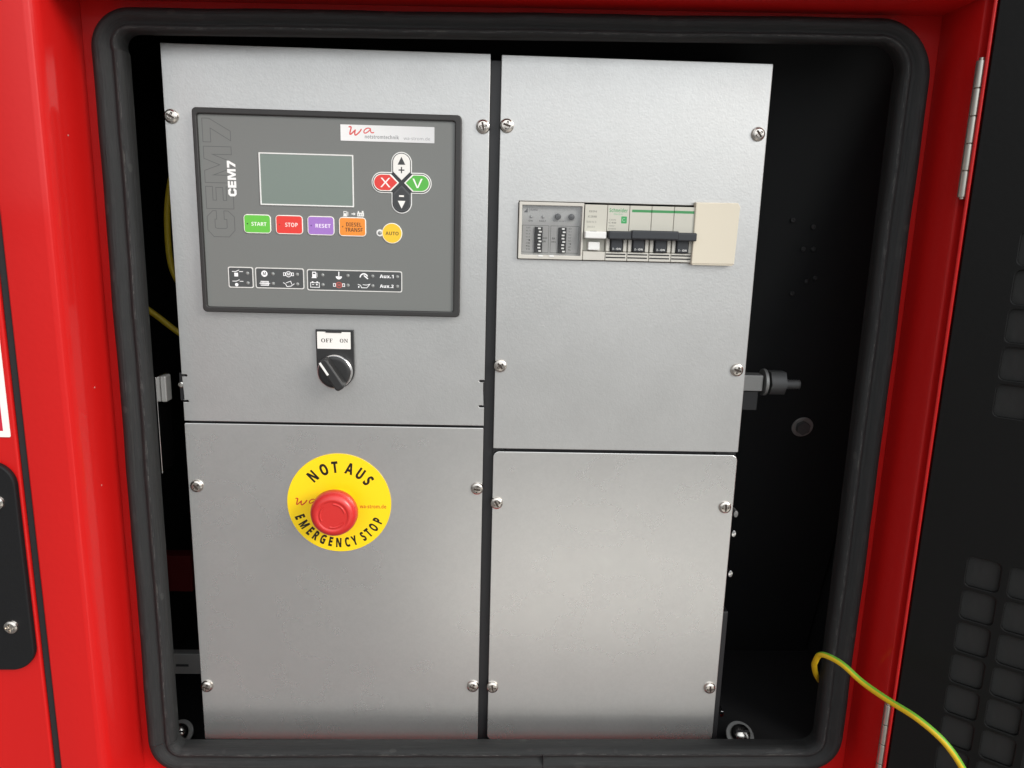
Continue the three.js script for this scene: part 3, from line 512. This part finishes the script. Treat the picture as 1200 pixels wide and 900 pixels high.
// ---------------------------------------------------------------- circuit breaker
const cb = thing('circuit_breaker', 'white four pole circuit breaker with black coupled levers beside the relay', 'circuit breaker', [0, 0, 0]);
{
  const xs = [0.0890, 0.1100, 0.1305, 0.1510, 0.1718, 0.1920], yT = -0.1277, yB = -0.1782;
  const ink = '#77776f';
  const print = [
    (g, w, h) => { ['RCM 3P+N', 'AC 230/400', '50/60 Hz 3~', 'IDN 0,03 A'].forEach((s, i) => fit(g, s, w * (0.36 - 0.02 * i), h * (0.2 + i * 0.155), w * (0.34 + 0.06 * (i % 3)), h * 0.06, { fill: ink, bold: i < 2 })); g.fillStyle = '#55554f'; g.fillRect(w * 0.26, h * 0.78, w * 0.3, h * 0.16); g.fillStyle = '#c9c8bd'; g.fillRect(w * 0.3, h * 0.81, w * 0.12, h * 0.1); },
    (g, w, h) => { fit(g, 'Schneider', w * 0.5, h * 0.19, w * 0.84, h * 0.16, { fill: '#4d9a63' }); fit(g, 'Electric', w * 0.5, h * 0.34, w * 0.42, h * 0.07, { fill: '#6fae80', bold: false });
      g.fillStyle = '#3f9d5c'; g.beginPath(); g.roundRect(w * 0.64, h * 0.42, w * 0.26, h * 0.27, 8); g.fill(); g.strokeStyle = '#a9d3b4'; g.lineWidth = 5; g.beginPath(); g.arc(w * 0.77, h * 0.555, w * 0.07, 0.6, 5.4); g.stroke();
      ['C60N', 'C40', '400V~', '6000'].forEach((s, i) => fit(g, s, w * 0.24, h * (0.56 + i * 0.115), w * (0.3 + 0.05 * (i % 2)), h * 0.06, { fill: ink, bold: i === 1 })); },
  ];
  const upMat = (k) => std({ roughness: 0.42, map: tex(256, 300, (g, w, h) => { g.fillStyle = '#c6c4b8'; g.fillRect(0, 0, w, h); if (print[k]) print[k](g, w, h); else { g.fillStyle = '#3f8f55'; g.fillRect(k === 2 ? w * 0.1 : 0, h * 0.15, k === 4 ? w * 0.94 : w * (k === 2 ? 0.9 : 1), h * 0.1); } }) });
  for (let k = 0; k < 5; k++) {
    const x0 = xs[k] + 0.0002, x1 = xs[k + 1] - 0.0002;
    const body = part('pole_body', slab(rrect(x0, k ? -0.1512 : -0.1580, x1, yT, 0.0004), 0.012, 0.0004), upMat(k), cb, [0, 0, -0.006]);
    part('recess', boxAt(x0, -0.1700, -0.008, x1, k ? -0.1514 : -0.1582, -0.001, 0.0003), M.breaker, body).position.z = 0.006;
    const low = part('terminal_shroud', boxAt(x0, yB, -0.006, x1, -0.1702, 0.0042, 0.0005), M.breakerLow, cb);
    if (k) {
      for (const y of [-0.1722, -0.1752]) part('vent_slot', boxAt(x0 + 0.0004, y - 0.0006, 0.0036, x1 - 0.0012, y + 0.0006, 0.0045, 0.0002), M.frameBlack, low);
      for (const x of [x0 + 0.0021, x1 - 0.0021]) part('side_rib', boxAt(x - 0.0017, -0.1698, -0.001, x + 0.0017, -0.1568, 0.004, 0.0006), M.breakerLow, cb);
      const cx = (x0 + x1) / 2, lev = part('lever', boxAt(cx - 0.0055, -0.1698, -0.001, cx + 0.0055, -0.1560, 0.0062, 0.0012), M.greyToggle, cb);
      part('lever_mark', slab(rrect(-0.0045, -0.0014, 0.0045, 0.0014, 0.0002), 0.0004, 0), std({ roughness: 0.4, map: tex(192, 64, (g, w, h) => { g.fillStyle = '#33363a'; g.fillRect(0, 0, w, h); fit(g, 'I - ON', w / 2, h / 2, w * 0.84, h * 0.62, { fill: '#e8e8e4' }); }) }), lev, [cx, -0.1672, 0.0060]);
    }
  }
  part('test_ledge', boxAt(0.0896, -0.1582, 0.001, 0.1096, -0.1517, 0.0105, 0.0012), M.white, cb);
  part('test_button', boxAt(0.0935, -0.1690, -0.001, 0.1045, -0.1614, 0.0060, 0.0010), M.white, cb);
  part('tie_bar', mergeGeometries([boxAt(0.1112, -0.1585, 0.004, 0.1930, -0.1508, 0.0128, 0.0014), boxAt(0.1320, -0.1578, 0.005, 0.1760, -0.1497, 0.0140, 0.0014)]), M.greyToggle, cb);
}
const blank = thing('blanking_cover', 'plain cream plastic blanking strip covering the right end of the slot', 'cover strip', [0, 0, 0]);
{
  const s = new THREE.Shape(); s.moveTo(0.1908, -0.1793); s.lineTo(0.2312, -0.1790); s.lineTo(0.2325, -0.1262); s.lineTo(0.2303, -0.1228); s.lineTo(0.1910, -0.1232); s.lineTo(0.1908, -0.1793);
  part('strip', slab(s, 0.0078, 0.0009), M.cream, blank, [0, 0, 0.0002]);
  part('fold_lip', boxAt(0.1914, -0.1803, 0.0004, 0.2300, -0.1786, 0.0074, 0.0007), M.cream, blank);
}

// ---------------------------------------------------------------- earth cable hanging out of the compartment, and one behind the plates
const cableMap = tex(64, 128, (g, w, h) => { g.fillStyle = '#e2bd1c'; g.fillRect(0, 0, w, h); g.fillStyle = '#6fae35'; g.fillRect(0, h * 0.93, w, h * 0.07); g.fillRect(0, 0, w, h * 0.22); });
const cableMat = std({ map: cableMap, roughness: 0.42 });
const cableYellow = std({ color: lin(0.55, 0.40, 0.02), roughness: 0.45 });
function cable(name, label, pts, r) {
  const t = thing(name, label, 'cable', pts[0], r > 0.003 ? 'yellow cables behind the plates' : undefined), c = new THREE.CatmullRomCurve3(pts.map((p) => new THREE.Vector3(p[0] - pts[0][0], p[1] - pts[0][1], p[2] - pts[0][2])));
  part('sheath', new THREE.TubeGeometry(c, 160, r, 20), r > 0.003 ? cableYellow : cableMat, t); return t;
}
cable('earth_cable', 'yellow and green earth cable looping out over the seal towards the open door', [[0.4691, -0.7256, -0.140], [0.4049, -0.6642, -0.060], [0.3617, -0.6134, 0.000], [0.3425, -0.5833, 0.030], [0.3349, -0.5672, 0.045], [0.3334, -0.5496, 0.060], [0.3425, -0.5462, 0.080], [0.3542, -0.5528, 0.100], [0.3656, -0.5542, 0.125], [0.3790, -0.5552, 0.150], [0.3943, -0.5656, 0.165], [0.4101, -0.5865, 0.172], [0.4256, -0.6173, 0.175], [0.4426, -0.6686, 0.175]], 0.0028);
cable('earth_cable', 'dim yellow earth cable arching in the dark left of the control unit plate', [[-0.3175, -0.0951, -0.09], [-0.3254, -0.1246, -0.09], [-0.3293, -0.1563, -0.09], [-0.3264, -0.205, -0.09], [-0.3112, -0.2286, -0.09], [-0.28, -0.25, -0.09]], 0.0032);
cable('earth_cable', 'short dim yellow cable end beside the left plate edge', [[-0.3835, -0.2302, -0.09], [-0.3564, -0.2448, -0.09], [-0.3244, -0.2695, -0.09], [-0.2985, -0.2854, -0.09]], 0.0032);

// ---------------------------------------------------------------- hardware in the dark compartment
const hexGeo = (r, h) => new THREE.CylinderGeometry(r, r, h, 6).rotateX(Math.PI / 2);
const latch = thing('latch_bracket', 'long thin bare metal latch strip with small bracket at the left seal edge', 'bracket', [-0.3105, -0.344, 0]);
part('strip', boxAt(-0.0012, -0.048, -0.02, 0.0012, 0.047, 0.0095, 0.0005), M.chrome, latch);
part('tongue', boxAt(0.0012, 0.021, -0.012, 0.0066, 0.0465, 0.001, 0.0015), M.steelDull, latch);

const stud = thing('threaded_stud', 'grey hexagon bolt with threaded shank right of the circuit breaker plate', 'bolt', [0.262, -0.303, -0.05]);
part('lug_block', boxAt(0, -0.0085, -0.012, 0.0275, 0.0085, 0.004, 0.001), M.steelDull, stud);
part('washer', new THREE.CylinderGeometry(0.014, 0.014, 0.003, 28).rotateZ(Math.PI / 2), M.steelDull, stud, [0.0305, 0, -0.004]);
part('nut', new THREE.CylinderGeometry(0.0135, 0.0135, 0.016, 6).rotateZ(Math.PI / 2), M.darkSteel, stud, [0.0435, 0, -0.004]);
{ const pts = []; for (let i = 0; i <= 12; i++) pts.push([i % 2 ? 0.0044 : 0.0052, i * 0.0014]); part('shank', lathe([[0, 0], ...pts, [0, 0.0168]], 20).rotateY(Math.PI / 2), M.darkSteel, stud, [0.052, -0.002, -0.004]); }
part('support_block', boxAt(-0.002, -0.03, -0.012, 0.025, -0.0095, 0.0, 0.001), M.frameBlack, stud);

const bigBolt = thing('washer_bolt', 'round bolt head with washer in shadow below the threaded stud', 'bolt', [0.3868, -0.3801, -0.1646]);
part('washer', lathe([[0, 0.002], [0.0125, 0.002], [0.013, 0.0012], [0.013, 0]], 30), M.steelDull, bigBolt); bigBolt.rotation.x = 0.245;
part('head', hexGeo(0.0085, 0.006), M.darkSteel, bigBolt, [-0.001, 0.001, 0.005]);
[[0.3259, -0.1359, -0.1035], [0.3496, -0.1424, -0.1051], [0.3434, -0.1663, -0.1111], [0.3546, -0.1660, -0.1110], [0.3546, -0.2019, -0.1200], [0.3634, -0.1978, -0.1190], [0.3411, -0.2157, -0.1234]].forEach(([x, y, z], i) => {
  const b = thing('small_screw', ['uppermost faint dark screw in the black compartment beside the plate', 'second faint dark screw from the top in the black compartment', 'third faint dark screw, close to the plate edge', 'fourth faint dark screw, right of the others', 'fifth faint screw, just above its neighbour', 'sixth faint screw, right end of the lower cluster', 'lowest faint dark screw of the scattered group'][i], 'screw', [x, y, z], 'faint screws in the black compartment');
  part('head', screwGeometry(0.0027, 0.002), M.cavity, b); });
[[0.2654, -0.4383, -0.024, 'small dull tip beside the upper right screw of the lowest right plate', M.steelDull], [0.2651, -0.4603, -0.024, 'bright rounded tip just below the dull one at the right plate edge', M.chrome], [0.2654, -0.5059, -0.024, 'bright rounded tip halfway down the right plate edge', M.chrome], [0.2688, -0.6712, -0.02, 'bright rounded tip low beside the bottom right plate corner', M.chrome]].forEach(([x, y, z, label, m]) => {
  const b = thing('edge_tip', label, 'screw', [x, y, z], 'rounded tips along the right plate edge');  // rounded tips set along the plate edge
  part('tip', lathe([[0.0024, -0.008], [0.0024, 0.001], [0.0021, 0.0014], [0, 0.0016]], 20).scale(1, 1.6, 1), m, b);
});
part('red_patch', boxAt(-0.418, -0.625, -0.22, -0.372, -0.575, -0.2, 0.002), std({ color: lin(0.14, 0.004, 0.004), roughness: 0.6 }), enclosure);  // added block for a dim red patch, shade put into its dark red
const rail = thing('grey_bracket', 'dim grey flat bracket low in the dark left of the plates', 'bracket', [-0.35, -0.636, -0.055]);
part('bar', boxAt(-0.03, -0.0135, -0.01, 0.046, 0.0115, 0, 0.0012), M.steelDull, rail);
part('slot', boxAt(0.012, -0.004, -0.002, 0.026, -0.001, 0.0004, 0.0004), M.cavity, rail);
function floorBolt(label, x, y, z, tilt, r) {
  const b = thing('floor_bolt', label, 'bolt', [x, y, z], 'bolts on the compartment floor'); b.rotation.x = tilt;
  part('washer', lathe([[0, 0.0022], [r * 1.0, 0.0022], [r * 1.05, 0.0012], [r * 1.05, 0]], 30), M.steelDull, b);
  part('head', lathe([[r * 0.74, 0.002], [r * 0.74, 0.005], [r * 0.6, 0.0095], [r * 0.3, 0.0118], [0, 0.0122]], 26), M.zinc, b);
  part('slot', boxAt(-r * 0.5, -0.0011, 0.0095, r * 0.5, 0.0011, 0.0125, 0.0003), M.frameBlack, b);
}
floorBolt('silver domed floor bolt right of the bottom right plate corner', 0.304, -0.7225, -0.052, -1.0, 0.0155);
floorBolt('silver floor bolt in the bottom left corner beside the seal', -0.335, -0.7195, -0.05, -0.7, 0.013);

renderer.render(scene, camera);
